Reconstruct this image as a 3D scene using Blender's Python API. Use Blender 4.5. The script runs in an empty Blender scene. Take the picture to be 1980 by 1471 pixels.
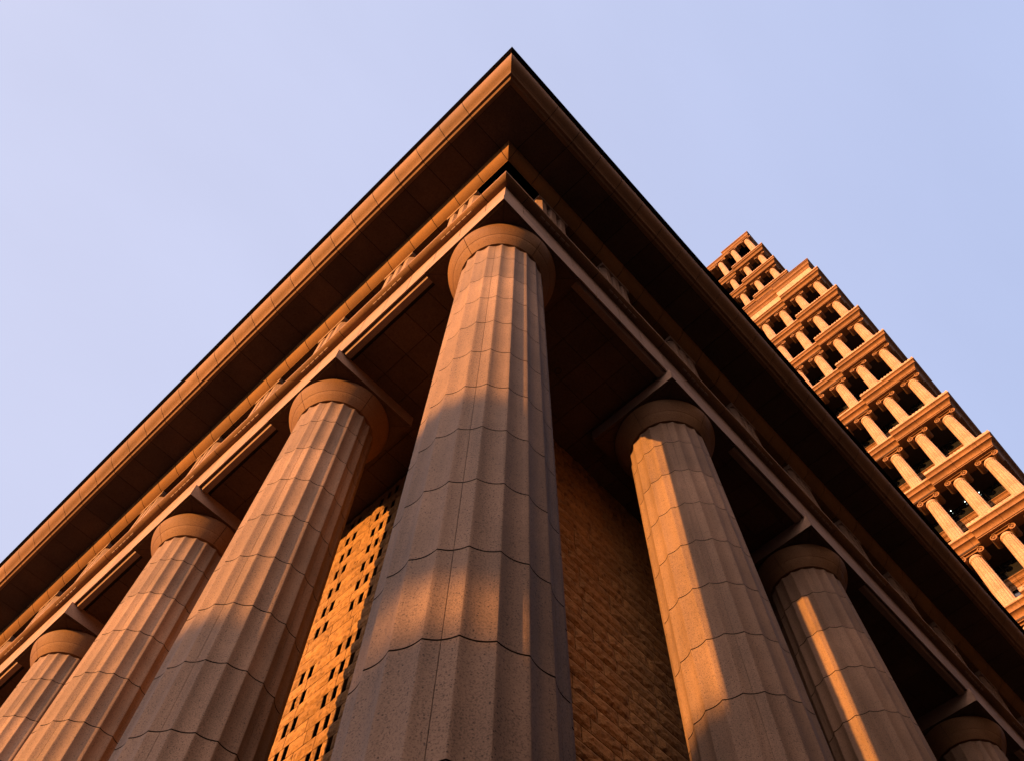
import bpy, math, random
from mathutils import Vector, Matrix

# ------------------------------------------------------------------ camera, light, exposure
scene = bpy.context.scene
S = 4.2            # metres per module (column spacing on the long side)
ZC = 1.6           # eye height
H0, H1 = 3.3744, 3.4566        # abacus underside, architrave underside (modules above the eye)

cam = bpy.data.objects.new("camera", bpy.data.cameras.new("camera"))
scene.collection.objects.link(cam)
scene.camera = cam
cam.data.sensor_fit = 'HORIZONTAL'
cam.data.sensor_width = 36.0
cam.data.lens = 36.0 * 1668.07 / 1980.0
cam.data.clip_start = 0.05
cam.data.clip_end = 6000
_fw = Vector((0.28768283, 0.29360498, 0.91161105))
_rt = Vector((0.68568136, -0.72767971, 0.01798095))
_up = Vector((-0.66864016, -0.6199019, 0.41066042))
_m = Matrix((( _rt.x, _up.x, -_fw.x, -0.47454904 * S),
             ( _rt.y, _up.y, -_fw.y, -0.57473273 * S),
             ( _rt.z, _up.z, -_fw.z, ZC),
             (0, 0, 0, 1)))
cam.matrix_world = _m

SUN_AZ, SUN_EL = math.radians(180 - 14.0), math.radians(9.6)
sun_dir = Vector((math.cos(SUN_AZ) * math.cos(SUN_EL), math.sin(SUN_AZ) * math.cos(SUN_EL), math.sin(SUN_EL)))
sl = bpy.data.lights.new("sun", 'SUN')
sl.energy = 4.0
sl.angle = math.radians(0.5)
sl.color = (1.0, 0.445, 0.11)
sun = bpy.data.objects.new("sun", sl)
scene.collection.objects.link(sun)
sun.rotation_euler = sun_dir.to_track_quat('Z', 'Y').to_euler()

world = bpy.data.worlds.new("World")
scene.world = world
world.use_nodes = True
wn, wl = world.node_tree.nodes, world.node_tree.links
wn.clear()
w_out = wn.new('ShaderNodeOutputWorld')
w_bg = wn.new('ShaderNodeBackground')
w_sky = wn.new('ShaderNodeTexSky')
w_sky.sky_type = 'NISHITA'
w_sky.sun_disc = False
w_sky.sun_elevation = SUN_EL
w_sky.sun_rotation = math.pi / 2 - SUN_AZ
w_sky.air_density = 1.0
w_sky.dust_density = 1.5
w_sky.ozone_density = 1.0
EXPO = 1.7
K = 2.0 ** EXPO * 0.05
w_bg.inputs[1].default_value = 0.05
w_tc = wn.new('ShaderNodeTexCoord')
def w_dot(vec, a, b):
    d = wn.new('ShaderNodeVectorMath'); d.operation = 'DOT_PRODUCT'
    wl.new(w_tc.outputs['Generated'], d.inputs[0]); d.inputs[1].default_value = vec
    r = wn.new('ShaderNodeMapRange'); r.interpolation_type = 'SMOOTHSTEP'
    r.inputs[1].default_value = a; r.inputs[2].default_value = b
    wl.new(d.outputs['Value'], r.inputs[0]); return r
# thin high haze: paler towards the sunset side, bluer away from it
h_t = w_dot((-0.707, 0.707, 0.0), -0.85, 0.75)
h_m = wn.new('ShaderNodeMix'); h_m.data_type = 'RGBA'
h_m.inputs[6].default_value = (0.45 / K, 0.525 / K, 0.80 / K, 1)
h_m.inputs[7].default_value = (0.62 / K, 0.64 / K, 0.85 / K, 1)
wl.new(h_t.outputs[0], h_m.inputs[0])
# bright hazy glow above the sunset, added to lift the faces in shade
GA, GE = math.radians(190), math.radians(24)
g_t = w_dot((math.cos(GA) * math.cos(GE), math.sin(GA) * math.cos(GE), math.sin(GE)), 0.52, 1.0)
g_m = wn.new('ShaderNodeMix'); g_m.data_type = 'RGBA'
g_m.inputs[6].default_value = (0, 0, 0, 1)
g_m.inputs[7].default_value = (0.25 / K, 0.17 / K, 0.12 / K, 1)
wl.new(g_t.outputs[0], g_m.inputs[0])
# added bright patch of unseen sky behind the viewer, brightening the shaded columns
CA, CE = math.radians(208), math.radians(40)
c_t = w_dot((math.cos(CA) * math.cos(CE), math.sin(CA) * math.cos(CE), math.sin(CE)), 0.82, 1.0)
c_m = wn.new('ShaderNodeMix'); c_m.data_type = 'RGBA'
c_m.inputs[6].default_value = (0, 0, 0, 1)
c_m.inputs[7].default_value = (6.0 / K, 4.05 / K, 3.2 / K, 1)
wl.new(c_t.outputs[0], c_m.inputs[0])
w_a0 = wn.new('ShaderNodeVectorMath'); w_a0.operation = 'ADD'
wl.new(g_m.outputs[2], w_a0.inputs[0]); wl.new(c_m.outputs[2], w_a0.inputs[1])
w_a1 = wn.new('ShaderNodeVectorMath'); w_a1.operation = 'ADD'
wl.new(h_m.outputs[2], w_a1.inputs[0]); wl.new(w_a0.outputs[0], w_a1.inputs[1])
w_sc = wn.new('ShaderNodeVectorMath'); w_sc.operation = 'SCALE'; w_sc.inputs['Scale'].default_value = 0.25
wl.new(w_sky.outputs[0], w_sc.inputs[0])
w_a2 = wn.new('ShaderNodeVectorMath'); w_a2.operation = 'ADD'
wl.new(w_a1.outputs[0], w_a2.inputs[0]); wl.new(w_sc.outputs[0], w_a2.inputs[1])
w_n = wn.new('ShaderNodeTexNoise'); w_n.inputs['Scale'].default_value = 2.2; w_n.inputs['Detail'].default_value = 5
w_mp = wn.new('ShaderNodeMapping'); w_mp.inputs['Scale'].default_value = (1, 2.4, 1); w_mp.inputs['Rotation'].default_value = (0, 0, 0.7)
wl.new(w_tc.outputs['Generated'], w_mp.inputs[0]); wl.new(w_mp.outputs[0], w_n.inputs['Vector'])
w_nr = wn.new('ShaderNodeMapRange'); w_nr.inputs[1].default_value = 0.3; w_nr.inputs[2].default_value = 0.7
w_nr.inputs[3].default_value = 0.975; w_nr.inputs[4].default_value = 1.03
wl.new(w_n.outputs[0], w_nr.inputs[0])
w_s2 = wn.new('ShaderNodeVectorMath'); w_s2.operation = 'SCALE'
wl.new(w_a2.outputs[0], w_s2.inputs[0]); wl.new(w_nr.outputs[0], w_s2.inputs['Scale'])
wl.new(w_s2.outputs[0], w_bg.inputs[0])
wl.new(w_bg.outputs[0], w_out.inputs[0])

scene.view_settings.view_transform = 'Standard'
scene.view_settings.look = 'None'
scene.view_settings.gamma = 1.0
scene.view_settings.exposure = EXPO
scene.view_settings.use_curve_mapping = False
scene.render.engine = 'CYCLES'
scene.cycles.max_bounces = 6
scene.cycles.diffuse_bounces = 2

rnd = random.Random(7)

# ------------------------------------------------------------------ materials
def mat(name):
    m = bpy.data.materials.new(name); m.use_nodes = True
    nt = m.node_tree
    return m, nt, nt.nodes, nt.links, nt.nodes['Principled BSDF']

def stone(name, base, dark, spot=0.5, fine=38.0, coarse=1.2, bump=0.25, rough=0.75, streak=0.0, spotsize=0.0, var=0.22, bdist=0.008):
    """Granite: mottled base, dark and pale mica specks, per-block tone, faint weathering."""
    m, nt, N, L, P = mat(name)
    tc = N.new('ShaderNodeTexCoord')
    n1 = N.new('ShaderNodeTexNoise'); n1.inputs['Scale'].default_value = coarse; n1.inputs['Detail'].default_value = 5
    n2 = N.new('ShaderNodeTexNoise'); n2.inputs['Scale'].default_value = fine; n2.inputs['Detail'].default_value = 3
    n2.inputs['Roughness'].default_value = 0.65
    n3 = N.new('ShaderNodeTexVoronoi'); n3.inputs['Scale'].default_value = fine * 1.25
    for n in (n1, n2, n3):
        L.new(tc.outputs['Object'], n.inputs['Vector'])
    r2 = N.new('ShaderNodeMapRange'); r2.inputs[1].default_value = 0.53 + spotsize; r2.inputs[2].default_value = 0.62 + spotsize
    L.new(n2.outputs[0], r2.inputs[0])
    n4 = N.new('ShaderNodeTexNoise'); n4.inputs['Scale'].default_value = fine * 0.42; n4.inputs['Detail'].default_value = 2
    L.new(tc.outputs['Object'], n4.inputs['Vector'])
    r4 = N.new('ShaderNodeMapRange'); r4.inputs[1].default_value = 0.70; r4.inputs[2].default_value = 0.76
    L.new(n4.outputs[0], r4.inputs[0])
    n5 = N.new('ShaderNodeTexVoronoi'); n5.inputs['Scale'].default_value = fine * 0.62
    L.new(tc.outputs['Object'], n5.inputs['Vector'])
    d5 = N.new('ShaderNodeMapRange'); d5.inputs[1].default_value = 0.22; d5.inputs[2].default_value = 0.42
    d5.inputs[3].default_value = 1.0; d5.inputs[4].default_value = 0.0
    L.new(n5.outputs['Distance'], d5.inputs[0])
    s5 = N.new('ShaderNodeSeparateColor'); L.new(n5.outputs['Color'], s5.inputs[0])
    g5 = N.new('ShaderNodeMapRange'); g5.inputs[1].default_value = 0.66; g5.inputs[2].default_value = 0.95
    L.new(s5.outputs[1], g5.inputs[0])
    p5 = N.new('ShaderNodeMath'); p5.operation = 'MULTIPLY'
    L.new(d5.outputs[0], p5.inputs[0]); L.new(g5.outputs[0], p5.inputs[1])
    q2 = N.new('ShaderNodeMath'); q2.operation = 'MULTIPLY'; q2.inputs[1].default_value = 0.6
    L.new(r2.outputs[0], q2.inputs[0])
    mx0 = N.new('ShaderNodeMath'); mx0.operation = 'MAXIMUM'
    L.new(p5.outputs[0], mx0.inputs[0]); L.new(q2.outputs[0], mx0.inputs[1])
    mx = N.new('ShaderNodeMath'); mx.operation = 'MAXIMUM'
    L.new(mx0.outputs[0], mx.inputs[0]); L.new(r4.outputs[0], mx.inputs[1])
    amt = N.new('ShaderNodeMath'); amt.operation = 'MULTIPLY'; amt.inputs[1].default_value = spot
    L.new(mx.outputs[0], amt.inputs[0])
    ca = N.new('ShaderNodeMix'); ca.data_type = 'RGBA'
    ca.inputs[6].default_value = (*base, 1); ca.inputs[7].default_value = (*dark, 1)
    L.new(amt.outputs[0], ca.inputs[0])
    # crystals: small brightness change per voronoi cell
    vr = N.new('ShaderNodeMapRange'); vr.inputs[3].default_value = 0.88; vr.inputs[4].default_value = 1.12
    sp = N.new('ShaderNodeSeparateColor'); L.new(n3.outputs['Color'], sp.inputs[0]); L.new(sp.outputs[0], vr.inputs[0])
    w1 = N.new('ShaderNodeMapRange'); w1.inputs[1].default_value = 0.3; w1.inputs[2].default_value = 0.7
    w1.inputs[3].default_value = 1 - var; w1.inputs[4].default_value = 1 + var * 0.6
    L.new(n1.outputs[0], w1.inputs[0])
    at = N.new('ShaderNodeAttribute'); at.attribute_name = 'tone'
    tn = N.new('ShaderNodeMath'); tn.operation = 'ADD'; tn.inputs[1].default_value = 1.0
    L.new(at.outputs['Fac'], tn.inputs[0])
    k1 = N.new('ShaderNodeMath'); k1.operation = 'MULTIPLY'; L.new(vr.outputs[0], k1.inputs[0]); L.new(w1.outputs[0], k1.inputs[1])
    k2 = N.new('ShaderNodeMath'); k2.operation = 'MULTIPLY'; L.new(k1.outputs[0], k2.inputs[0]); L.new(tn.outputs[0], k2.inputs[1])
    last = k2
    if streak > 0:
        mp = N.new('ShaderNodeMapping'); mp.inputs['Scale'].default_value = (5, 5, 0.35)
        L.new(tc.outputs['Object'], mp.inputs[0])
        ns = N.new('ShaderNodeTexNoise'); ns.inputs['Scale'].default_value = 1.0; ns.inputs['Detail'].default_value = 4
        L.new(mp.outputs[0], ns.inputs['Vector'])
        rs = N.new('ShaderNodeMapRange'); rs.inputs[1].default_value = 0.45; rs.inputs[2].default_value = 0.75
        rs.inputs[3].default_value = 1.0; rs.inputs[4].default_value = 1.0 - streak
        L.new(ns.outputs[0], rs.inputs[0])
        k3 = N.new('ShaderNodeMath'); k3.operation = 'MULTIPLY'; L.new(k2.outputs[0], k3.inputs[0]); L.new(rs.outputs[0], k3.inputs[1])
        last = k3
    vm = N.new('ShaderNodeVectorMath'); vm.operation = 'SCALE'
    L.new(ca.outputs[2], vm.inputs[0]); L.new(last.outputs[0], vm.inputs['Scale'])
    L.new(vm.outputs[0], P.inputs['Base Color'])
    P.inputs['Roughness'].default_value = rough
    P.inputs['Specular IOR Level'].default_value = 0.25
    bp = N.new('ShaderNodeBump'); bp.inputs['Strength'].default_value = bump; bp.inputs['Distance'].default_value = bdist
    L.new(n2.outputs[0], bp.inputs['Height']); L.new(bp.outputs[0], P.inputs['Normal'])
    return m

def plain(name, col, rough=0.6, metal=0.0, spec=0.3):
    m, nt, N, L, P = mat(name)
    tc = N.new('ShaderNodeTexCoord')
    n = N.new('ShaderNodeTexNoise'); n.inputs['Scale'].default_value = 3.0; n.inputs['Detail'].default_value = 4
    L.new(tc.outputs['Object'], n.inputs['Vector'])
    r = N.new('ShaderNodeMapRange'); r.inputs[3].default_value = 0.75; r.inputs[4].default_value = 1.25
    L.new(n.outputs[0], r.inputs[0])
    v = N.new('ShaderNodeVectorMath'); v.operation = 'SCALE'; v.inputs[0].default_value = col
    L.new(r.outputs[0], v.inputs['Scale']); L.new(v.outputs[0], P.inputs['Base Color'])
    P.inputs['Roughness'].default_value = rough
    P.inputs['Metallic'].default_value = metal
    P.inputs['Specular IOR Level'].default_value = spec
    return m

M_COL = stone("column_granite", (0.205, 0.126, 0.080), (0.036, 0.020, 0.014), spot=0.9, fine=80, bump=0.35, streak=0.30)
M_TRIM = stone("trim_granite", (0.245, 0.155, 0.108), (0.07, 0.043, 0.032), spot=0.45, fine=72, bump=0.2, streak=0.0)
M_CAP = stone("capital_granite", (0.19, 0.095, 0.042), (0.04, 0.018, 0.01), spot=0.6, fine=72, bump=0.35)
M_BED = stone("bed_granite", (0.21, 0.095, 0.028), (0.07, 0.026, 0.008), spot=0.5, fine=72, bump=0.25)
M_ROCK = stone("split_face_granite", (0.26, 0.140, 0.052), (0.05, 0.022, 0.008), spot=0.66, fine=14, coarse=2.2, bump=1.0, rough=0.9, var=0.16, bdist=0.035)
M_SHADED = stone("shaded_granite", (0.075, 0.040, 0.023), (0.03, 0.016, 0.01), spot=0.45, fine=30, bump=0.15)  # darkened copy of the granite; the shade of undersides is in its colour
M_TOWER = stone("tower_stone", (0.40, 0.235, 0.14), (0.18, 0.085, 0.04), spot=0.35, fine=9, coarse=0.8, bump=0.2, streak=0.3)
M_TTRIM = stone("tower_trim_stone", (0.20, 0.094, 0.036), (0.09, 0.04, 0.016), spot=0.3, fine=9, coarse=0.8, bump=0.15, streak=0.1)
M_JOINT = plain("joint_mortar", (0.012, 0.008, 0.006), 0.9)
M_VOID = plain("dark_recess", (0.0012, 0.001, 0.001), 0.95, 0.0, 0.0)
M_METAL = plain("dark_bronze_gutter", (0.0028, 0.002, 0.002), 0.8, 0.0, 0.0)
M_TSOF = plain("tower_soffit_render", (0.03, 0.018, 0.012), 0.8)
M_FRAME = plain("window_frame_bronze", (0.03, 0.022, 0.018), 0.5, 0.5)
M_BLIND = plain("roller_blind_fabric", (0.20, 0.15, 0.05), 0.8)
M_CITY = plain("neighbour_concrete", (0.22, 0.19, 0.17), 0.8)
M_CITYGL = plain("neighbour_window_glass", (0.02, 0.02, 0.025), 0.1, 0.0, 0.5)

def glass():
    m, nt, N, L, P = mat("tower_glass")
    P.inputs['Base Color'].default_value = (0.012, 0.012, 0.013, 1)
    P.inputs['Roughness'].default_value = 0.06
    P.inputs['Specular IOR Level'].default_value = 0.5
    return m
M_GLASS = glass()
def lampmat():
    m, nt, N, L, P = mat("downlight_glow")
    P.inputs['Base Color'].default_value = (0.8, 0.8, 0.8, 1)
    P.inputs['Emission Color'].default_value = (0.85, 1.0, 0.85, 1)
    P.inputs['Emission Strength'].default_value = 2.5
    return m
M_LAMP = lampmat()
def paving():
    m, nt, N, L, P = mat("plaza_paving")
    tc = N.new('ShaderNodeTexCoord')
    b = N.new('ShaderNodeTexBrick'); b.inputs['Scale'].default_value = 1.0
    b.inputs['Color1'].default_value = (0.03, 0.024, 0.02, 1); b.inputs['Color2'].default_value = (0.024, 0.02, 0.017, 1)
    b.inputs['Mortar'].default_value = (0.04, 0.035, 0.03, 1); b.inputs['Mortar Size'].default_value = 0.008
    b.inputs['Brick Width'].default_value = 0.9; b.inputs['Row Height'].default_value = 0.6
    L.new(tc.outputs['Object'], b.inputs['Vector']); L.new(b.outputs[0], P.inputs['Base Color'])
    P.inputs['Roughness'].default_value = 0.8
    return m
M_PAVE = paving()

# ------------------------------------------------------------------ mesh helpers (module units in, metres out)
class MB:
    def __init__(self):
        self.v = []; self.f = []; self.m = []; self.t = []
    def add(self, verts, faces, mi=0, tone=0.0):
        b = len(self.v); self.v += verts
        for f in faces:
            self.f.append([b + i for i in f]); self.m.append(mi); self.t.append(tone)
    def box(self, a, b, mi=0, tone=0.0):
        x0, y0, z0 = a; x1, y1, z1 = b
        v = [(x0,y0,z0),(x1,y0,z0),(x1,y1,z0),(x0,y1,z0),(x0,y0,z1),(x1,y0,z1),(x1,y1,z1),(x0,y1,z1)]
        self.add(v, [(0,3,2,1),(4,5,6,7),(0,1,5,4),(1,2,6,5),(2,3,7,6),(3,0,4,7)], mi, tone)
    def build(self, name, mats, parent=None, smooth=None, local=None):
        """local: origin (module units) that the verts are relative to; otherwise absolute."""
        me = bpy.data.meshes.new(name)
        if local is None:
            vs = [(x * S, y * S, ZC + z * S) for x, y, z in self.v]
        else:
            vs = [(x * S, y * S, z * S) for x, y, z in self.v]
        me.from_pydata(vs, [], self.f)
        for mm in (mats if isinstance(mats, (list, tuple)) else [mats]):
            me.materials.append(mm)
        me.polygons.foreach_set('material_index', self.m)
        at = me.attributes.new('tone', 'FLOAT', 'FACE')
        at.data.foreach_set('value', self.t)
        if smooth is not None:
            me.polygons.foreach_set('use_smooth', [True] * len(me.polygons))
            me.set_sharp_from_angle(angle=math.radians(smooth))
        me.update()
        o = bpy.data.objects.new(name, me)
        scene.collection.objects.link(o)
        if parent is not None:
            o.parent = parent
        if local is not None:
            o.location = (local[0] * S, local[1] * S, local[2])
        return o

def thing(name, label, cat, group=None):
    o = bpy.data.objects.new(name, None)
    scene.collection.objects.link(o)
    o['label'] = label; o['category'] = cat
    if group: o['group'] = group
    return o

def prism_run(mb, origin, prof, z0, a, b, axis, mi, tone, mitre_a=False):
    """Extrude closed profile [(out, z)] along +y (axis 'y', facing -x) or +x (axis 'x', facing -y)."""
    ox, oy = origin
    n = len(prof); vs = []
    for end, mit in ((a, mitre_a), (b, False)):
        for (o, z) in prof:
            p = -o if mit else end
            if axis == 'y': vs.append((ox - o, oy + p, z0 + z))
            else: vs.append((ox + p, oy - o, z0 + z))
    fs = []
    for i in range(n):
        j = (i + 1) % n
        fs.append((i, j, n + j, n + i) if axis == 'x' else (j, i, n + i, n + j))
    caps = [tuple(range(n)), tuple(range(2 * n - 1, n - 1, -1))]
    if axis == 'x': caps = [tuple(reversed(c)) for c in caps]
    mb.add(vs, fs + ([] if mitre_a else [caps[0]]) + [caps[1]], mi, tone)

def sweep(mb, origin, prof, z0, yend, xend, joints, gap=0.0017, jm=1, amp=0.07, back=True, start=None):
    """Moulding round the corner, cut into blocks at the joints, with dark mortar set back in the joints."""
    for axis, end in (('y', yend), ('x', xend)):
        if end is None: continue
        cuts = [j for j in joints if (start is None or j > start + 0.02) and j < end - 0.02]
        lo = start; first = True
        for c in cuts + [end]:
            a = lo if lo is not None else 0
            t = rnd.uniform(-amp, amp)
            prism_run(mb, origin, prof, z0, (a + gap if not first else a), c - (gap if c != end else 0), axis, 0, t,
                      mitre_a=(first and start is None))
            lo = c; first = False
        if back:
            bp = [(o - 0.0035, z + 0.0018) for o, z in prof]
            prism_run(mb, origin, bp, z0, (start or 0) + (0.002 if start is not None else 0), end - 0.002, axis, jm, 0, mitre_a=(start is None))

def arc(p0, p1, bulge, n=6):
    """Points from p0 to p1; bulge > 0 bows to the left of the direction of travel."""
    out = []
    (x0, y0), (x1, y1) = p0, p1
    dx, dy = x1 - x0, y1 - y0
    for i in range(n + 1):
        t = i / n; k = bulge * 4 * t * (1 - t)
        out.append((x0 + dx * t - dy * k, y0 + dy * t + dx * k))
    return out

# ------------------------------------------------------------------ the ground
g = MB(); g.box((-500, -500, -ZC / S - 0.2), (500, 500, -ZC / S))
go = g.build("ground", M_PAVE); go['kind'] = 'structure'
GZ = -ZC / S

# ------------------------------------------------------------------ main building
B = thing("colonnaded_building", "pale granite building corner with giant fluted columns under a deep overhanging cornice", "building")
A2 = 0.22496
COLS_Y = [A2, A2 + 0.9892, A2 + 1.9892, A2 + 2.9961, A2 + 3.9961]
COLS_X = [A2 + 1.0447, A2 + 2.0594, A2 + 3.4948, A2 + 4.52]
YEND, XEND = 8.0, 6.2

# fluted shaft (local z = 0 at ground)
def shaft_mesh():
    base = GZ + 0.02; top = 3.262
    joints = [1.017 + 0.2305 * k for k in range(-6, 10)]
    joints = [z for z in joints if base + 0.08 < z < top - 0.05]
    rad = lambda z: 0.16358 + 0.00792 * (H0 - z)
    ang = []
    per = 8
    for i in range(20):
        a0 = 9 + 18 * i
        for s in range(per):
            t = s / per
            notch = (s == per // 2) and (abs(((a0 + 9 - 216) % 72)) < 0.1 or abs(((a0 + 9 - 216) % 72) - 72) < 0.1)
            dep = 0.043 * 4 * t * (1 - t)
            if notch:
                for da, dd in ((-0.18, 0), (-0.14, 0.010), (0.14, 0.010), (0.18, 0)):
                    ang.append((a0 + 18 * t + da, 1 - dep - dd, dd > 0))
            else:
                # soften the arris a touch
                if s == 0:
                    ang.append((a0 - 0.25, 0.9985, False)); ang.append((a0 + 0.25, 0.9985, False))
                else:
                    ang.append((a0 + 18 * t, 1 - dep, False))
    n = len(ang)
    gz = 0.0018; ins = 0.0045
    levels = [(base, 0, False)]
    lo = base
    for z in joints:
        # two intermediate levels per drum keep the taper smooth
        levels.append(((lo + z) / 2, 0, False))
        levels += [(z - gz, 0, False), (z - gz, ins, True), (z + gz, ins, True), (z + gz, 0, False)]
        lo = z
    levels += [((lo + top) / 2, 0, False), (top, 0, False)]
    mb = MB(); vs = []
    for z, inn, _ in levels:
        r = rad(z)
        for a, f, _n in ang:
            rr = r * f - inn
            vs.append((rr * math.cos(math.radians(a)), rr * math.sin(math.radians(a)), z - GZ))
    fs0 = []; mi = []; tn = []
    tone = rnd.uniform(-.08, .08)
    for k in range(len(levels) - 1):
        j = levels[k][2] or levels[k + 1][2]
        if levels[k][2] and levels[k + 1][2]: tone = rnd.uniform(-.13, .10)
        for i in range(n):
            i2 = (i + 1) % n
            fs0.append((k * n + i, k * n + i2, (k + 1) * n + i2, (k + 1) * n + i))
            mi.append(1 if (j or (ang[i][2] and ang[i2][2])) else 0); tn.append(tone)
    mb.v = vs; mb.f = fs0; mb.m = mi; mb.t = tn
    mb.add([(vs[(len(levels) - 1) * n + i]) for i in range(n)], [tuple(range(n))], 0, 0)
    return mb

def lathe(mb, prof, joints=(), seg=120, jw=0.36, jd=0.004):
    """prof: [(r, z)] bottom to top; joints: angles with a radial groove."""
    ang = []
    for i in range(seg):
        a = 360 * i / seg + 1.5
        ang.append((a, 0))
    for j in joints:
        ang = [q for q in ang if abs((q[0] - j + 180) % 360 - 180) > 1.0]
        ang += [(j - jw, 0), (j - jw * 0.8, 1), (j + jw * 0.8, 1), (j + jw, 0)]
    ang = sorted((a % 360, d) for a, d in ang)
    n = len(ang); b = len(mb.v)
    for r, z in prof:
        for a, d in ang:
            rr = r - d * jd
            zz = z + d * jd * 0.8
            mb.v.append((rr * math.cos(math.radians(a)), rr * math.sin(math.radians(a)), zz))
    for k in range(len(prof) - 1):
        for i in range(n):
            i2 = (i + 1) % n
            mb.f.append((b + k * n + i, b + k * n + i2, b + (k + 1) * n + i2, b + (k + 1) * n + i))
            mb.m.append(1 if (ang[i][1] and ang[i2][1]) else 0); mb.t.append(0)

sm = shaft_mesh()
col0 = sm.build("column", [M_COL, M_JOINT], B, smooth=28, local=(COLS_Y[0] * 0 + A2, A2, 0))
cm = MB()
# dark shadow neck, then the swelling cushion, a ring groove and the seat under the abacus
prof = [(0.150, 3.250), (0.150, 3.268), (0.1665, 3.268)]
prof += [(0.1665 + (0.2125 - 0.1665) * math.sin(t * math.pi / 2) ** 0.92, 3.268 + 0.085 * (1 - math.cos(t * math.pi / 2)) ** 1.0) for t in [i / 10 for i in range(1, 11)]]
prof = [(0.150, 3.250), (0.150, 3.2705), (0.1655, 3.2705), (0.1730, 3.2800), (0.1830, 3.2945), (0.1925, 3.3088), (0.1928, 3.3102), (0.1940, 3.3104),
        (0.2020, 3.3235), (0.2085, 3.3360), (0.2138, 3.3480), (0.2175, 3.3585), (0.2195, 3.366),
        (0.2150, 3.3665), (0.2150, 3.376)]
lathe(cm, [(r, z - GZ) for r, z in prof], joints=(0, 90, 180, 270))
cap0 = cm.build("capital", [M_CAP, M_JOINT], col0, smooth=40, local=(0, 0, 0))
am = MB()
h = A2
# abacus: square slab with a small rebate round its underside, split in four by fine joints
def abacus():
    """Four stones meeting on the diagonals, with a shallow rebate round the underside."""
    z0, z1 = H0 - GZ, 3.4600 - GZ
    gp = 0.0010
    for k in range(4):
        a = k * math.pi / 2
        ca, sa = round(math.cos(a)), round(math.sin(a))
        def rot(x, y): return (x * ca - y * sa, x * sa + y * ca)
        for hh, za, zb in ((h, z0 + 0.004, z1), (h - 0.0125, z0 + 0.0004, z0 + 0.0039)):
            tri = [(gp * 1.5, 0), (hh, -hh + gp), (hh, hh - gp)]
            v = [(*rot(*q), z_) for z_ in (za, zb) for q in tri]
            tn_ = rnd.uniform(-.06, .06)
            am.add(v, [(2, 1, 0)], 2, tn_)  # underside shade comes from the darkened granite
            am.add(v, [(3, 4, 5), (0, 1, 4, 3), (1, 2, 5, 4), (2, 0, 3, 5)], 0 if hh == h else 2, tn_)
    am.box((-h + .003, -h + .003, z0 + 0.008), (h - .003, h - .003, z1 - .001), 1)
abacus()
ab0 = am.build("abacus", [M_TRIM, M_JOINT, M_SHADED], col0, local=(0, 0, 0))
for (x, y) in [(A2, y) for y in COLS_Y[1:]] + [(x, A2) for x in COLS_X]:
    c = col0.copy(); scene.collection.objects.link(c); c.parent = B
    c.location = (x * S, y * S, 0)
    for ch in (cap0, ab0):
        d = ch.copy(); scene.collection.objects.link(d); d.parent = c
for i, c in enumerate([o for o in B.children]):
    c['group'] = "giant fluted columns of the portico"
# column z: local z is measured from the ground in modules
E0 = (0.0, 0.0)

JT = [0.125 + 0.1525 * k for k in range(60)]
JC = [-0.171 + 0.156 * k for k in range(1, 60)]

# architrave (face, fine soffit fillet and underside)
p = [(-0.012, H1), (-0.012, 3.678), (-0.40, 3.678), (-0.40, H1 + 0.012), (-0.030, H1 + 0.012), (-0.030, H1 + 0.004), (-0.0185, H1 + 0.004), (-0.0185, H1)]
mb = MB(); sweep(mb, E0, p, 0, YEND, XEND, JT)
mb.build("architrave", [M_TRIM, M_JOINT], B)
# soffit fillet: a slim splayed strip between the abaci
def between(cols):
    e = [c for c in cols]
    return [(e[i] + A2 + 0.004, e[i + 1] - A2 - 0.004) for i in range(len(e) - 1)]
fil = [(-0.026, H1 + 0.006), (-0.0285, H1 - 0.002), (-0.034, H1 - 0.012), (-0.062, H1 - 0.012), (-0.062, H1 + 0.006)]
for axis, cs in (('y', COLS_Y), ('x', [A2] + COLS_X)):
    for a, b in between(cs):
        mb = MB(); prism_run(mb, E0, fil, 0, a, b, axis, 0, 0)
        mb.build("soffit_fillet", [M_TRIM], B)
# taenia: rounded underside rising to a sharp lip
p = [(-0.012, 3.6790)] + [(0.0045, 3.6790), (0.0125, 3.6805), (0.0190, 3.6832), (0.0250, 3.6868), (0.0300, 3.6905)] + [(0.0310, 3.6915), (0.0310, 3.7145), (-0.14, 3.7145), (-0.14, 3.679)]
mb = MB(); sweep(mb, E0, p, 0, YEND, XEND, [0.113 + 0.457 * k for k in range(30)], amp=.05)
mb.build("taenia", [M_CAP, M_JOINT], B, smooth=30)
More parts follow.
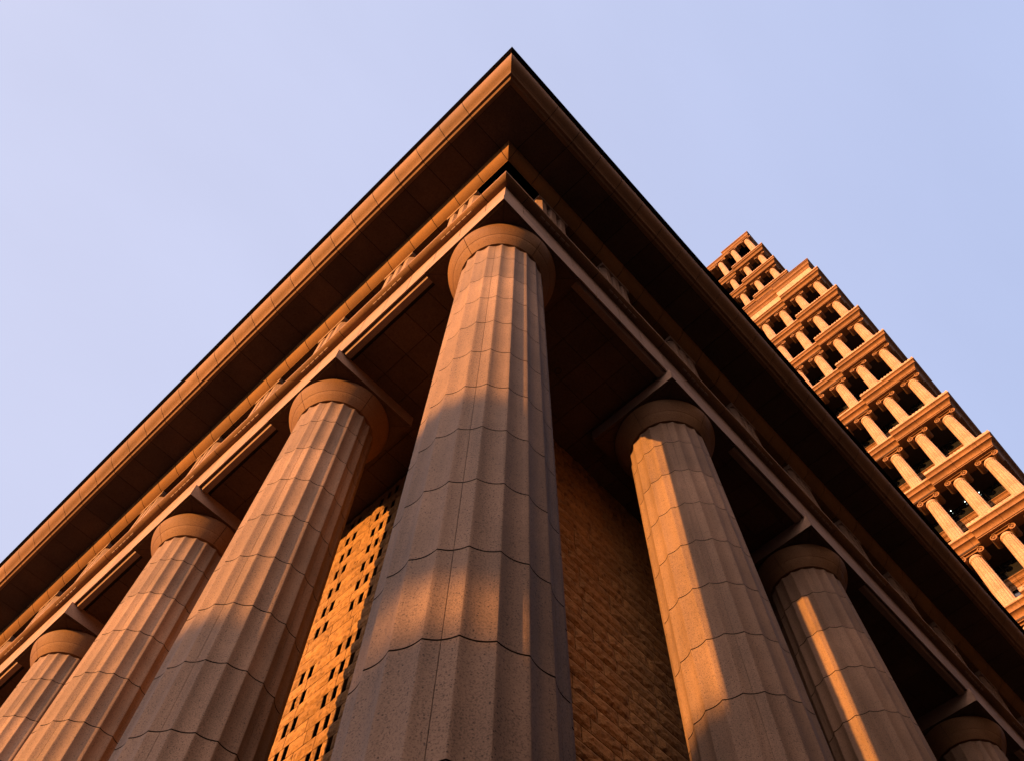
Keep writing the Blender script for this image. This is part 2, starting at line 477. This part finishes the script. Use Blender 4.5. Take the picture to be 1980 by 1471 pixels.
# frieze: dark recessed metopes behind fluted triglyph blocks
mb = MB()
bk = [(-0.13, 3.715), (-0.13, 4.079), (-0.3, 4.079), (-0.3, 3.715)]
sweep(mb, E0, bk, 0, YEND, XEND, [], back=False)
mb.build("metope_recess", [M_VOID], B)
TG_Y = [0.285, 0.722, 1.214, 1.712, 2.214, 2.715, 3.221, 3.72, 4.22, 4.72, 5.22, 5.72, 6.22]
TG_X = [0.300, 0.752, 1.275, 1.780, 2.284, 2.760, 3.240, 3.72, 4.22, 4.72, 5.22]
def triglyph(mb):
    """local: x = out (face at -x side), y along, z up from 0; width .196"""
    w = 0.098; f = 0.013; gd = 0.020
    ys = [-w, -w + 0.0, -w + 0.018, -w + 0.040, -w + 0.061, -w + 0.082, -w + 0.104, -w + 0.114]
    pts = [(-w, f - gd), (-w + 0.022, f), (-w + 0.046, f), (-w + 0.0645, f - gd * 1.25), (-w + 0.083, f),
           (-0.0 + 0.0, f)]
    pts = [(-w, f - gd), (-w + 0.020, f), (-w + 0.049, f), (-w + 0.0655, f - gd * 1.3), (-w + 0.082, f),
           (w - 0.082, f), (w - 0.0655, f - gd * 1.3), (w - 0.049, f), (w - 0.020, f), (w, f - gd)]
    z0, z1, z2 = 3.715, 4.045, 4.079
    bot = [(-o, y) for y, o in pts]
    n = len(bot)
    v = [(x, y, z0) for x, y in bot] + [(x, y, z1) for x, y in bot]
    v += [(0.128, -w, z0), (0.128, w, z0), (0.128, -w, z1), (0.128, w, z1)]
    fs = [(i + 1, i, n + i, n + i + 1) for i in range(n - 1)]
    fs += [(0, 2 * n, 2 * n + 2, n), (n - 1, 2 * n - 1, 2 * n + 3, 2 * n + 1)]
    fs += [tuple([n + i for i in range(n)][::1]) + (2 * n + 3, 2 * n + 2)]
    fs += [tuple(reversed(range(n))) + (2 * n, 2 * n + 1)]
    mb.add(v, fs, 0, rnd.uniform(-.05, .05))
    mb.box((-f - 0.003, -w - 0.002, z1), (0.128, w + 0.002, z2), 0, 0.0)
tm = MB(); triglyph(tm)
tg0 = None
def place_tri(y, side):
    global tg0
    if tg0 is None:
        tg0 = tm.build("triglyph", [M_TRIM], B, local=(0, 0, 0)); o = tg0
        gm = MB()
        for k in range(6):
            c = -0.080 + 0.032 * k
            ya, yb = c - 0.0122, c + 0.0122
            pr_ = [(-0.019, 3.6880), (-0.0125, 3.6775), (-0.005, 3.6775), (-0.005, 3.690)]
            gm.add([(x, ya, z) for x, z in pr_] + [(x, yb, z) for x, z in pr_],
                   [(0, 1, 5, 4), (1, 2, 6, 5), (2, 3, 7, 6), (3, 2, 1, 0), (4, 5, 6, 7), (3, 0, 4, 7)])
        gt = gm.build("guttae", [M_TRIM], o, local=(0, 0, 0))
    else:
        o = tg0.copy(); scene.collection.objects.link(o); o.parent = B
        for ch in tg0.children:
            d = ch.copy(); scene.collection.objects.link(d); d.parent = o
    o['group'] = "triglyphs of the frieze"
    if side == 'y':
        o.matrix_local = Matrix.Translation((0, y * S, ZC))
    else:   # mirror about the diagonal: swap x and y
        o.matrix_local = Matrix(((0, 1, 0, y * S), (1, 0, 0, 0), (0, 0, 1, ZC), (0, 0, 0, 1)))
for y in TG_Y: place_tri(y, 'y')
for x in TG_X: place_tri(x, 'x')

# bed mould: fillet and big hollow cove
p = [(-0.2, 4.0795), (0.0165, 4.0795), (0.0165, 4.087), (0.0135, 4.0885)] + arc((0.015, 4.089), (0.071, 4.165), -0.13, 10)[0:] + [(0.071, 4.172), (-0.2, 4.172)]
mb = MB(); sweep(mb, E0, p, 0, YEND, XEND, JC)
mb.build("bed_moulding", [M_BED, M_JOINT], B, smooth=30)
# soffit slabs
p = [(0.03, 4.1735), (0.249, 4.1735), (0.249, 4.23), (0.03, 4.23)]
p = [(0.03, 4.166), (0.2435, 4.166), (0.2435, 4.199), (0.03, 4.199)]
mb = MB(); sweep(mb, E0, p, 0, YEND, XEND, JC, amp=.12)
mb.build("soffit", [M_SHADED, M_JOINT], B)
# corona: drip, two narrow fasciae, then the large ovolo
p = [(0.2460, 4.1665), (0.2640, 4.1665), (0.2720, 4.1745), (0.2720, 4.1762), (0.2838, 4.1768), (0.2838, 4.1840)]
p += arc((0.2848, 4.1842), (0.2964, 4.2000), 0.08, 4) + [(0.2966, 4.2030)] + arc((0.2975, 4.2040), (0.3375, 4.281), -0.14, 10)
p += [(0.3385, 4.287), (0.2, 4.287), (0.2, 4.22), (0.2460, 4.20)]
mb = MB(); sweep(mb, E0, p, 0, YEND, XEND, JC)
mb.build("cornice", [M_CAP, M_JOINT], B, smooth=30)
p = [(0.1, 4.2885), (0.3425, 4.2885), (0.356, 4.3080), (0.356, 4.344), (0.1, 4.344)]
mb = MB(); sweep(mb, E0, p, 0, YEND, XEND, [], back=False)
mb.build("gutter", [M_METAL], B)
# roof deck and core over the portico
mb = MB()
mb.box((-0.11, -0.11, 4.30), (XEND, YEND, 4.335))
mb.box((0.42, 0.42, H1 + 0.03), (XEND - .01, YEND - .01, 4.299))
mb.build("roof", [M_SHADED], B)

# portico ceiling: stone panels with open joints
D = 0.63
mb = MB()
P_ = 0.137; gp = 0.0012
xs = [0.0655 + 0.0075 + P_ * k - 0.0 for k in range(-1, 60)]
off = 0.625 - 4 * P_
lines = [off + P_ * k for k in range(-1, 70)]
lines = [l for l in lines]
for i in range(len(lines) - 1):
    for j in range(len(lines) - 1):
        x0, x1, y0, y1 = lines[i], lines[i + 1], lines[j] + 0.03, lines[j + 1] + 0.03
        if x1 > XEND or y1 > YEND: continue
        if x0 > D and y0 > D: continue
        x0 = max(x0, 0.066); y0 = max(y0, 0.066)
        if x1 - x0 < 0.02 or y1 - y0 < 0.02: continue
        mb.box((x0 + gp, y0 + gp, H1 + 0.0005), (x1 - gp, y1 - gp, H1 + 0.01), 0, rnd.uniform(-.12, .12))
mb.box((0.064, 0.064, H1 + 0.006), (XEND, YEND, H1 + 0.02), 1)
mb.build("portico_ceiling", [M_SHADED, M_JOINT], B)

# recessed downlights (unlit)
mb0 = MB(); lathe(mb0, [(0.011, 0.004), (0.011, -0.0015), (0.0165, -0.0015), (0.0165, 0.004)], seg=28)
mb0.add([(0.011 * math.cos(k * .5236), 0.011 * math.sin(k * .5236), 0.003) for k in range(12)], [tuple(range(12))], 1)
dl = None
for (x, y) in ((0.575, 0.36), (0.36, 0.36), (0.36, 0.72), (0.36, 1.72), (0.72, 0.36), (1.78, 0.36)):
    if dl is None:
        dl = mb0.build("downlight", [M_FRAME, M_VOID], B, smooth=40, local=(x, y, 0)); o = dl
    else:
        o = dl.copy(); scene.collection.objects.link(o); o.parent = B
    o.location = (x * S, y * S, ZC + (H1 + 0.0005) * S)

# ---- split-face ashlar walls behind the columns
CH = 0.06124
def holes_in(z):
    k = (3.1146 - z) / 0.12248
    return k
hz0 = 3.1146         # lower edge of a reference hole row
HOLE_Y = []
for base in (-1.03, -0.385, 0.26, 0.905, 1.55, 2.195, 2.84, 3.485, 4.13, 4.775):
    # a triple then a pair
    for c in (1.2636, 1.3138, 1.3650, 1.5175, 1.5660):
        HOLE_Y.append((base - 0.26 + c, base - 0.26 + c + 0.0262))
def rock_wall(side, end, holes):
    """Courses of quarry-faced blocks; every second course on the sun side is pierced by narrow slots."""
    mb = MB(); r = random.Random(11 if side == 'y' else 23)
    g2 = 0.0017
    z = hz0 - 0.0026 + CH * 7
    while z > 3.45: z -= CH
    row = 0; top = z
    nrow = int((top - GZ) / CH) + 2
    for i in range(-1, nrow):
        zb = top - i * CH
        zt = min(zb + CH, H1 + 0.004)
        if zt - zb < 0.01: continue
        zb = max(zb, GZ)
        kk = round((zb + 0.0026 - hz0) / (CH * 2), 3)
        hole = holes and abs(kk - round(kk)) < 0.05 and round(kk) != -5
        segs = []
        y = D + (0.0 if i % 2 else 0.075)
        ST = D if side == 'x' else D - 0.03
        cuts = [ST]
        while y < end:
            if y > D + 0.03: cuts.append(y)
            y += r.choice((0.11, 0.14, 0.17, 0.21))
        cuts.append(end)
        if hole:
            hs = [h_ for h_ in HOLE_Y if h_[0] > D + 0.05 and h_[1] < end - 0.05]
            c2 = set()
            cuts = [c for c in cuts if not any(h_[0] - 0.03 < c < h_[1] + 0.03 for h_ in hs)]
            iv = []; lo = ST
            for h_ in hs:
                iv.append((lo, h_[0])); lo = h_[1]
            iv.append((lo, end))
            for a, b in iv:
                cc = [a] + [c for c in cuts if a + 0.03 < c < b - 0.03] + [b]
                segs += [(cc[q], cc[q + 1], q == 0 and a != ST, q == len(cc) - 2 and b != end) for q in range(len(cc) - 1)]
        else:
            segs = [(cuts[q], cuts[q + 1], False, False) for q in range(len(cuts) - 1)]
        for a, b, ha, hb in segs:
            t = r.uniform(-.16, .14) if side == 'y' else r.uniform(-.10, .06)
            nx = max(2, int((b - a) / 0.022)); nz = 4
            pr = r.uniform(0.0012, 0.0055) if side == 'y' else r.uniform(0.002, 0.0045)
            a2 = a + (0 if ha else g2); b2 = b - (0 if hb else g2)
            grid = []
            for jz in range(nz + 1):
                for ix in range(nx + 1):
                    u = a2 + (b2 - a2) * ix / nx; w = zb + g2 + (zt - zb - 2 * g2) * jz / nz
                    edge = ix in (0, nx) or jz in (0, nz)
                    dd = D + (0.0018 if edge else -pr + r.uniform(-0.0024, 0.0020))
                    if not edge: u += r.uniform(-.003, .003); w += r.uniform(-.003, .003)
                    grid.append((dd, u, w))
            W = nx + 1
            fs = []
            for jz in range(nz):
                for ix in range(nx):
                    q0 = jz * W + ix
                    fs.append((q0 + 1, q0, q0 + W, q0 + W + 1))
            nb = len(grid)
            ring = [ix for ix in range(W)] + [jz * W + nx for jz in range(1, nz + 1)] + [nz * W + ix for ix in range(nx - 1, -1, -1)] + [jz * W for jz in range(nz - 1, 0, -1)]
            for q in ring:
                grid.append((D + 0.0045, grid[q][1], grid[q][2]))
            m_ = len(ring)
            for q in range(m_):
                fs.append((ring[q], ring[(q + 1) % m_], nb + (q + 1) % m_, nb + q))
            if side == 'x':
                grid = [(y_, x_ - 0.03, z_) for x_, y_, z_ in grid]
                fs = [tuple(reversed(f_)) for f_ in fs]
            mb.add(grid, fs, 0, t)
    # dark core behind
    if side == 'y': mb.box((D + 0.055, D + 0.055, GZ), (D + 0.2, end, H1 + 0.003), 1)
    else: mb.box((D + 0.201, D - 0.0200, GZ), (end, D + 0.2, H1 + 0.003), 1)
    return mb
rock_wall('y', 4.6, True).build("perforated_wall", [M_ROCK, M_VOID], B)
rock_wall('x', 4.6, False).build("rock_faced_wall", [M_ROCK, M_VOID], B)
# steps under the colonnade
mb = MB()
mb.box((-0.06, -0.06, GZ), (XEND, YEND, GZ + 0.02))
mb.build("plinth", [M_TRIM], B)

# ------------------------------------------------------------------ office tower
T = thing("office_tower", "tall pale stone tower of stacked colonnades lit orange, rising behind the dark cornice at right", "tower")
TP = 1.505
TPROF = [(-0.114, -0.273), (-0.112, -0.2590), (-0.145, -0.2585), (-0.145, -0.2480)] + arc((-0.108, -0.247), (-0.038, -0.170), 0.20, 8) + \
        [(-0.033, -0.169), (-0.033, -0.158), (-0.072, -0.1575), (-0.072, -0.1490)] + arc((-0.044, -0.149), (-0.0105, -0.086), 0.18, 7) + \
        [(-0.0055, -0.085), (-0.0055, -0.068), (-0.32, -0.068), (-0.32, -0.273)]
def shaft_small():
    mb = MB(); n = 160; r0, r1, z1 = 0.110, 0.095, 1.0
    lv = [(0, 1.16, 0), (0.045, 1.16, 0), (0.05, 1.05, 0), (0.07, 1.0, 1), (0.35, 0.985, 1), (0.352, .975, 1), (0.356, .975, 1), (0.358, .984, 1), (0.65, 0.93, 1),
          (0.652, .92, 1), (0.656, .92, 1), (0.658, .929, 1), (0.94, 0.86, 1), (0.955, 0.86, 0), (0.96, 0.93, 0), (0.985, 0.93, 0), (1.0, 0.86, 0)]
    for z, f, fl in lv:
        for i in range(n):
            a = 2 * math.pi * i / n
            d = 1 - (0.13 * (1 - abs(math.cos(a * 8)) ** 2.5) if fl else 0)
            mb.v.append((r0 * f * d * math.cos(a), r0 * f * d * math.sin(a), z))
    for k in range(len(lv) - 1):
        for i in range(n):
            i2 = (i + 1) % n
            mb.f.append((k * n + i, k * n + i2, (k + 1) * n + i2, (k + 1) * n + i)); mb.m.append(0); mb.t.append(-0.18 if k in (4, 5, 6, 8, 9, 10) else 0)
    return mb
def capital_small():
    """Ionic: abacus slab, cushion, and four scrolls seen end-on."""
    mb = MB()
    mb.box((-0.118, -0.150, 0.060), (0.118, 0.150, 0.078))
    mb.box((-0.085, -0.125, 0.030), (0.085, 0.125, 0.060))
    for sy in (-1, 1):
        cy = sy * 0.148; n = 20
        for ring, (ra, rb, xa, xb) in enumerate(((0.0, 0.052, -0.088, 0.088), (0.034, 0.0525, -0.104, -0.0881), (0.0, 0.017, -0.108, -0.0881), (0.034, 0.0525, 0.0881, 0.104))):
            b = len(mb.v)
            for x in (xa, xb):
                for i in range(n):
                    a = 2 * math.pi * i / n
                    mb.v.append((x, cy + rb * math.cos(a), 0.018 + rb * math.sin(a)))
            for i in range(n):
                i2 = (i + 1) % n
                mb.f.append((b + i, b + i2, b + n + i2, b + n + i)); mb.m.append(0); mb.t.append(0)
            if ra == 0:
                mb.f.append(tuple(b + i for i in range(n))); mb.f.append(tuple(b + n + i for i in reversed(range(n))))
                mb.m += [0, 0]; mb.t += [-.1, -.1]
            else:
                c = len(mb.v)
                for x in (xa, xb):
                    for i in range(n):
                        a = 2 * math.pi * i / n
                        mb.v.append((x, cy + ra * math.cos(a), 0.018 + ra * math.sin(a)))
                for i in range(n):
                    i2 = (i + 1) % n
                    mb.f.append((b + i, c + i, c + i2, b + i2)); mb.f.append((b + n + i2, c + n + i2, c + n + i, b + n + i))
                    mb.f.append((c + i2, c + i, c + n + i, c + n + i2))
                    mb.m += [0, 0, 0]; mb.t += [0, 0, 0]
    return mb
TJ = [0.30 + 0.45 * k for k in range(20)]
tcol0 = None
def tower_column(x, y, zb, hgt):
    """base at zb, reaching hgt up to the soffit."""
    global tcol0, tcap0
    if tcol0 is None:
        tcol0 = shaft_small().build("tower_column", [M_TOWER], T, smooth=50, local=(0, 0, 0)); o = tcol0
        tcap0 = capital_small().build("scroll_capital", [M_TTRIM], o, smooth=40, local=(0, 0, 0)); c = tcap0
    else:
        o = tcol0.copy(); scene.collection.objects.link(o); o.parent = T
        c = tcap0.copy(); scene.collection.objects.link(c); c.parent = o
    sh = hgt - 0.076
    o.location = (x * S, y * S, ZC + zb * S); o.scale = (1, 1, sh)
    c.location = (0, 0, S); c.scale = (1, 1, 1 / sh)
    o['group'] = "scroll columns of the tower loggias"

def tower_block(X, y0, notch, yn, tips, col_y, topz, xdepth, top_h=None):
    """Stack of loggia storeys. tips: height of each dentil top, lowest first."""
    o1 = (X, y0)
    for n_, zt in enumerate(tips):
        mb = MB()
        # projecting run, with return along the side
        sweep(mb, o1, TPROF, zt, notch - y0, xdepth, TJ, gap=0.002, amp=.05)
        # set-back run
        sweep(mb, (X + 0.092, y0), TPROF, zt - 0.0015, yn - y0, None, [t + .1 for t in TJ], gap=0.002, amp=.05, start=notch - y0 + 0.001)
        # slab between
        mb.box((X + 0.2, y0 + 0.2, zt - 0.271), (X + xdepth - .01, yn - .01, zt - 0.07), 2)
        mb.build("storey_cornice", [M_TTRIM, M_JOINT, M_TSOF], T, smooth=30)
        # dentil parapet: continuous base, teeth, then a thin coping line behind
        mb = MB()
        mb.box((X + 0.012, y0 + 0.012, zt - 0.0675), (X + 0.028, notch, zt - 0.030))
        mb.box((X + 0.0285, y0 + 0.012, zt - 0.0675), (X + xdepth, y0 + 0.028, zt - 0.030))
        y = y0 + 0.014
        while y < notch - 0.04:
            mb.box((X + 0.0125, y, zt - 0.0299), (X + 0.0275, y + 0.034, zt - 0.004))
            y += 0.0665
        mb.build("dentil_course", [M_TOWER], T)
        mb = MB()
        mb.box((X + 0.045, y0 + 0.045, zt + 0.012), (X + 0.068, notch, zt + 0.030))
        mb.box((X + 0.052, y0 + 0.052, zt - 0.0675), (X + 0.066, notch - .002, zt + 0.0119), 1)  # near-black panel stands in for the shade behind the teeth
        mb.box((X + 0.105, notch, zt - 0.069), (X + 0.128, yn, zt - 0.03))
        mb.build("loggia_ledge", [M_TOWER, M_VOID], T)
        # window wall with mid-height spandrel
        nxt = (tips[n_ + 1] - 0.273) if n_ + 1 < len(tips) else topz
        xw = X + 0.74
        mb = MB()
        mb.box((xw, y0 + 0.42, zt - 0.069), (X + xdepth - 0.02, yn - .02, nxt - 0.001), 0)
        mb.build("glazing", [M_GLASS], T)
        mb = MB()
        yy = y0 + 0.40
        while yy < yn:
            mb.box((xw - 0.022, yy, zt - 0.068), (xw - 0.0005, yy + 0.018, nxt - 0.002), 0)
            yy += 0.27
        for zz in (zt + 0.30, nxt - 0.30):
            mb.box((xw - 0.016, y0 + 0.40, zz), (xw - 0.001, yn - .03, zz + 0.014), 0)
        mb.build("window_frame", [M_FRAME], T)
        zz = zt + (nxt - zt) * 0.70
        mb = MB()
        pr = [(0.0, 0.0), (0.012, 0.0), (0.014, 0.02)] + arc((0.02, 0.022), (0.055, 0.075), 0.15, 5) + [(0.060, 0.077), (0.060, 0.09), (0.066, 0.092)] + arc((0.066, 0.094), (0.095, 0.14), 0.15, 4) + [(0.1, 0.142), (0.1, 0.155), (0.0, 0.155)]
        sweep(mb, (xw - 0.021, y0 + 0.39), [(o_ - 0.0, z_) for o_, z_ in pr], zz - 0.19, yn - y0 - 0.45, xdepth - 0.85, TJ, gap=0.002, back=False)
        mb.build("spandrel_band", [M_TTRIM], T, smooth=30)
        # a few drawn blinds behind the lower panes
        mb = MB(); rb = random.Random(int(zt * 100))
        yy = y0 + 0.42
        while yy < yn - 0.3:
            if rb.random() < 0.42:
                mb = MB()
                mb.box((xw - 0.010, yy + 0.012, zz - 0.195 - rb.choice((0.12, 0.2, 0.26))), (xw - 0.003, yy + 0.240, zz - 0.195), 0)
                mb.build("blind", [M_BLIND], T)
            yy += 0.27
        for i, y in enumerate(col_y):
            rec = y > notch
            zb = zt - (0.068 if True else 0)
            tower_column(X + 0.285 + (0.05 if rec else 0), y, zb, nxt - zb - 0.001)

LT = [12.44 + TP * k for k in range(-5, 7)]
tower_block(9.25, -1.59, -0.385, 2.2, LT[:-1], [-1.275, -0.725, -0.185, 0.36, 0.90, 1.45, 1.98], LT[-1] - 0.273, 3.2)
# attic of the lower block
mb = MB()
zt = LT[-1]
def attic(mb, X, y0, notch, yn, zt, base, wall0, wall1, xd):
    sweep(mb, (X, y0), TPROF, zt, notch - y0, xd, TJ, gap=0.002, amp=.05)
    sweep(mb, (X + 0.092, y0), TPROF, zt - .0015, yn - y0, None, TJ, gap=0.002, amp=.05, start=notch - y0 + .001)
    mb.box((X + 0.2, y0 + 0.2, zt - 0.271), (X + xd - .01, yn - .01, zt - 0.07), 2)
attic(mb, 9.25, -1.59, -0.385, 2.2, zt, 0, 0, 0, 3.2)
mb.build("storey_cornice", [M_TTRIM, M_JOINT, M_TSOF], T, smooth=30)
mb = MB()
mb.box((9.25 + 0.012, -1.578, zt - 0.0675), (9.25 + 0.028, -0.385, zt - 0.030))
y = -1.576
while y < -0.43:
    mb.box((9.2625, y, zt - 0.0299), (9.2775, y + 0.034, zt - 0.004)); y += 0.0665
mb.build("dentil_course", [M_TOWER], T)
mb = MB()
mb.box((9.25 + 0.15, -1.44, zt - 0.0675), (12.4, -0.385, zt + 0.52))
mb.box((9.25 + 0.242, -0.3849, zt - 0.0675), (12.4, 2.2, zt + 0.52))
mb.build("attic_wall", [M_TOWER], T)
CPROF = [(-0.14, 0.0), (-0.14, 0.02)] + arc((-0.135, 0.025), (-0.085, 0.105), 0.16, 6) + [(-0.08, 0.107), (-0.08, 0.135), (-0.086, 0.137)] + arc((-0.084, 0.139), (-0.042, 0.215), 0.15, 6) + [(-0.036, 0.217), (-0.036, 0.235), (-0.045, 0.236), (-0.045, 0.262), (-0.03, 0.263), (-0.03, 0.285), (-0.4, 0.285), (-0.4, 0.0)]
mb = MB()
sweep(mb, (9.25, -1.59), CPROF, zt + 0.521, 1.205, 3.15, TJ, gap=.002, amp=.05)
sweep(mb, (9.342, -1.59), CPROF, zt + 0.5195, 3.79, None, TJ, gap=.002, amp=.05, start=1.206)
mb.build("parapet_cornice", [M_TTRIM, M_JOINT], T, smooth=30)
mb = MB(); mb.box((9.7, -1.15, zt + 0.5), (12.3, 2.1, zt + 0.78)); mb.build("terrace_roof", [M_TSOF], T)
# upper, set-back block
UT = [24.785 - TP, 24.785, 26.30, 27.79]
tower_block(10.23, -1.03, 0.215, 2.0, UT, [-0.70, -0.115, 0.47, 1.05, 1.63], 29.49, 2.6)
mb = MB()
TOPP = [(-0.20, 0.0), (-0.20, 0.03)] + arc((-0.195, 0.032), (-0.15, 0.10), 0.16, 6) + [(-0.148, 0.102), (-0.148, 0.125), (-0.155, 0.127)] + arc((-0.152, 0.13), (-0.108, 0.225), 0.15, 6) + [(-0.1, 0.227), (-0.1, 0.275), (-0.6, 0.275), (-0.6, 0.0)]
sweep(mb, (10.23, -1.03), TOPP, 29.492, 1.245, 2.5, TJ, gap=.002, amp=.05)
sweep(mb, (10.322, -1.03), TOPP, 29.4905, 3.0, None, TJ, gap=.002, amp=.05, start=1.246)
mb.box((10.6, -0.65, 29.492), (12.7, 1.95, 29.74), 2)
mb.build("crowning_cornice", [M_TTRIM, M_JOINT, M_TSOF], T, smooth=30)
# plain base of the tower down to the ground, hidden behind the near building
mb = MB(); mb.box((9.55, -1.3, GZ), (12.4, 2.15, LT[0] - 0.28)); mb.build("tower_base", [M_TTRIM], T)
# lit downlights under one loggia ceiling
lm = MB(); lm.add([(0.008 * math.cos(k * .5236), 0.008 * math.sin(k * .5236), 0) for k in range(12)], [tuple(reversed(range(12)))], 0)
dl2 = None
for (x, y) in ((9.96, -0.858), (9.96, -0.598), (9.96, -0.334)):
    if dl2 is None:
        dl2 = lm.build("ceiling_lamp", [M_LAMP], T, local=(0, 0, 0)); o = dl2
    else:
        o = dl2.copy(); scene.collection.objects.link(o); o.parent = T
    o.location = (x * S, y * S, ZC + 12.155 * S)

# ------------------------------------------------------------------ neighbour across the street (behind the camera) that shades the column feet
Nb = thing("neighbour_building", "long grey office block across the street with an added rooftop shade screen", "building")
def mbox(mb, a, b, mi=0): mb.box(tuple((a[0] / S, a[1] / S, (a[2] - ZC) / S)), tuple((b[0] / S, b[1] / S, (b[2] - ZC) / S)), mi)
mb = MB(); mbox(mb, (-76, -30, 0), (-60.3, 85, 16.64)); mb.build("block", [M_CITY], Nb)
mb = MB(); mbox(mb, (-60.24, 16.0, 16.67), (-59.96, 84.9, 16.93)); mbox(mb, (-60.25, -30, 16.96), (-59.95, 85, 20.07))  # screen and slot added to shape the lit patch on the corner shaft
for k in range(16): mbox(mb, (-60.2, -29 + 7 * k, 16.66), (-60.1, -28.9 + 7 * k, 16.94))
mb.build("rooftop_shade_screen", [M_CITY], Nb)
mb = MB()
for f in range(4):
    for k in range(22):
        mbox(mb, (-60.28, -28 + 5 * k, 1.2 + 3.5 * f), (-60.22, -24.9 + 5 * k, 3.2 + 3.5 * f))
mb.build("window", [M_CITYGL], Nb)


# added unseen block beyond the side street, closing off light from the southern sky
Sb = thing("side_shade_block", "added unseen tall dark block behind the viewer, cutting off the southern sky", "building")
mb = MB(); mbox(mb, (-15, -70, 0), (75, -19, 42)); mb.build("block", [plain("shade_block_surface", (0.085, 0.07, 0.06), 0.8)], Sb)
mb = MB()
for f in range(11):
    for k in range(21):
        mbox(mb, (-12.8 + 4.1 * k, -19.02, 1.4 + 3.6 * f), (-10 + 4.1 * k, -18.97, 3.6 + 3.6 * f))
mb.build("window", [M_CITYGL], Sb)
mb = MB(); mbox(mb, (10, -18.9, 0), (17, -12, 17)); mbox(mb, (17.05, -18.9, 0), (75, -11, 25)); mb.build("shade_wing", [bpy.data.materials["shade_block_surface"]], Sb)  # wings added to dim the columns further right

# added unseen block; it hides the bright sky patch from the lower columns
Cb = thing("corner_shade_block", "added unseen mid-height grey block that shades the lower columns", "building")
mb = MB(); mbox(mb, (-28, -36, 0), (-9.5, -6.5, 17)); mb.build("block", [M_CITY], Cb)
mb = MB()
for f in range(4):
    for k in range(6):
        mbox(mb, (-9.52, -34 + 4.4 * k, 1.6 + 3.9 * f), (-9.47, -31.4 + 4.4 * k, 3.9 + 3.9 * f))
mb.build("window", [M_CITYGL], Cb)
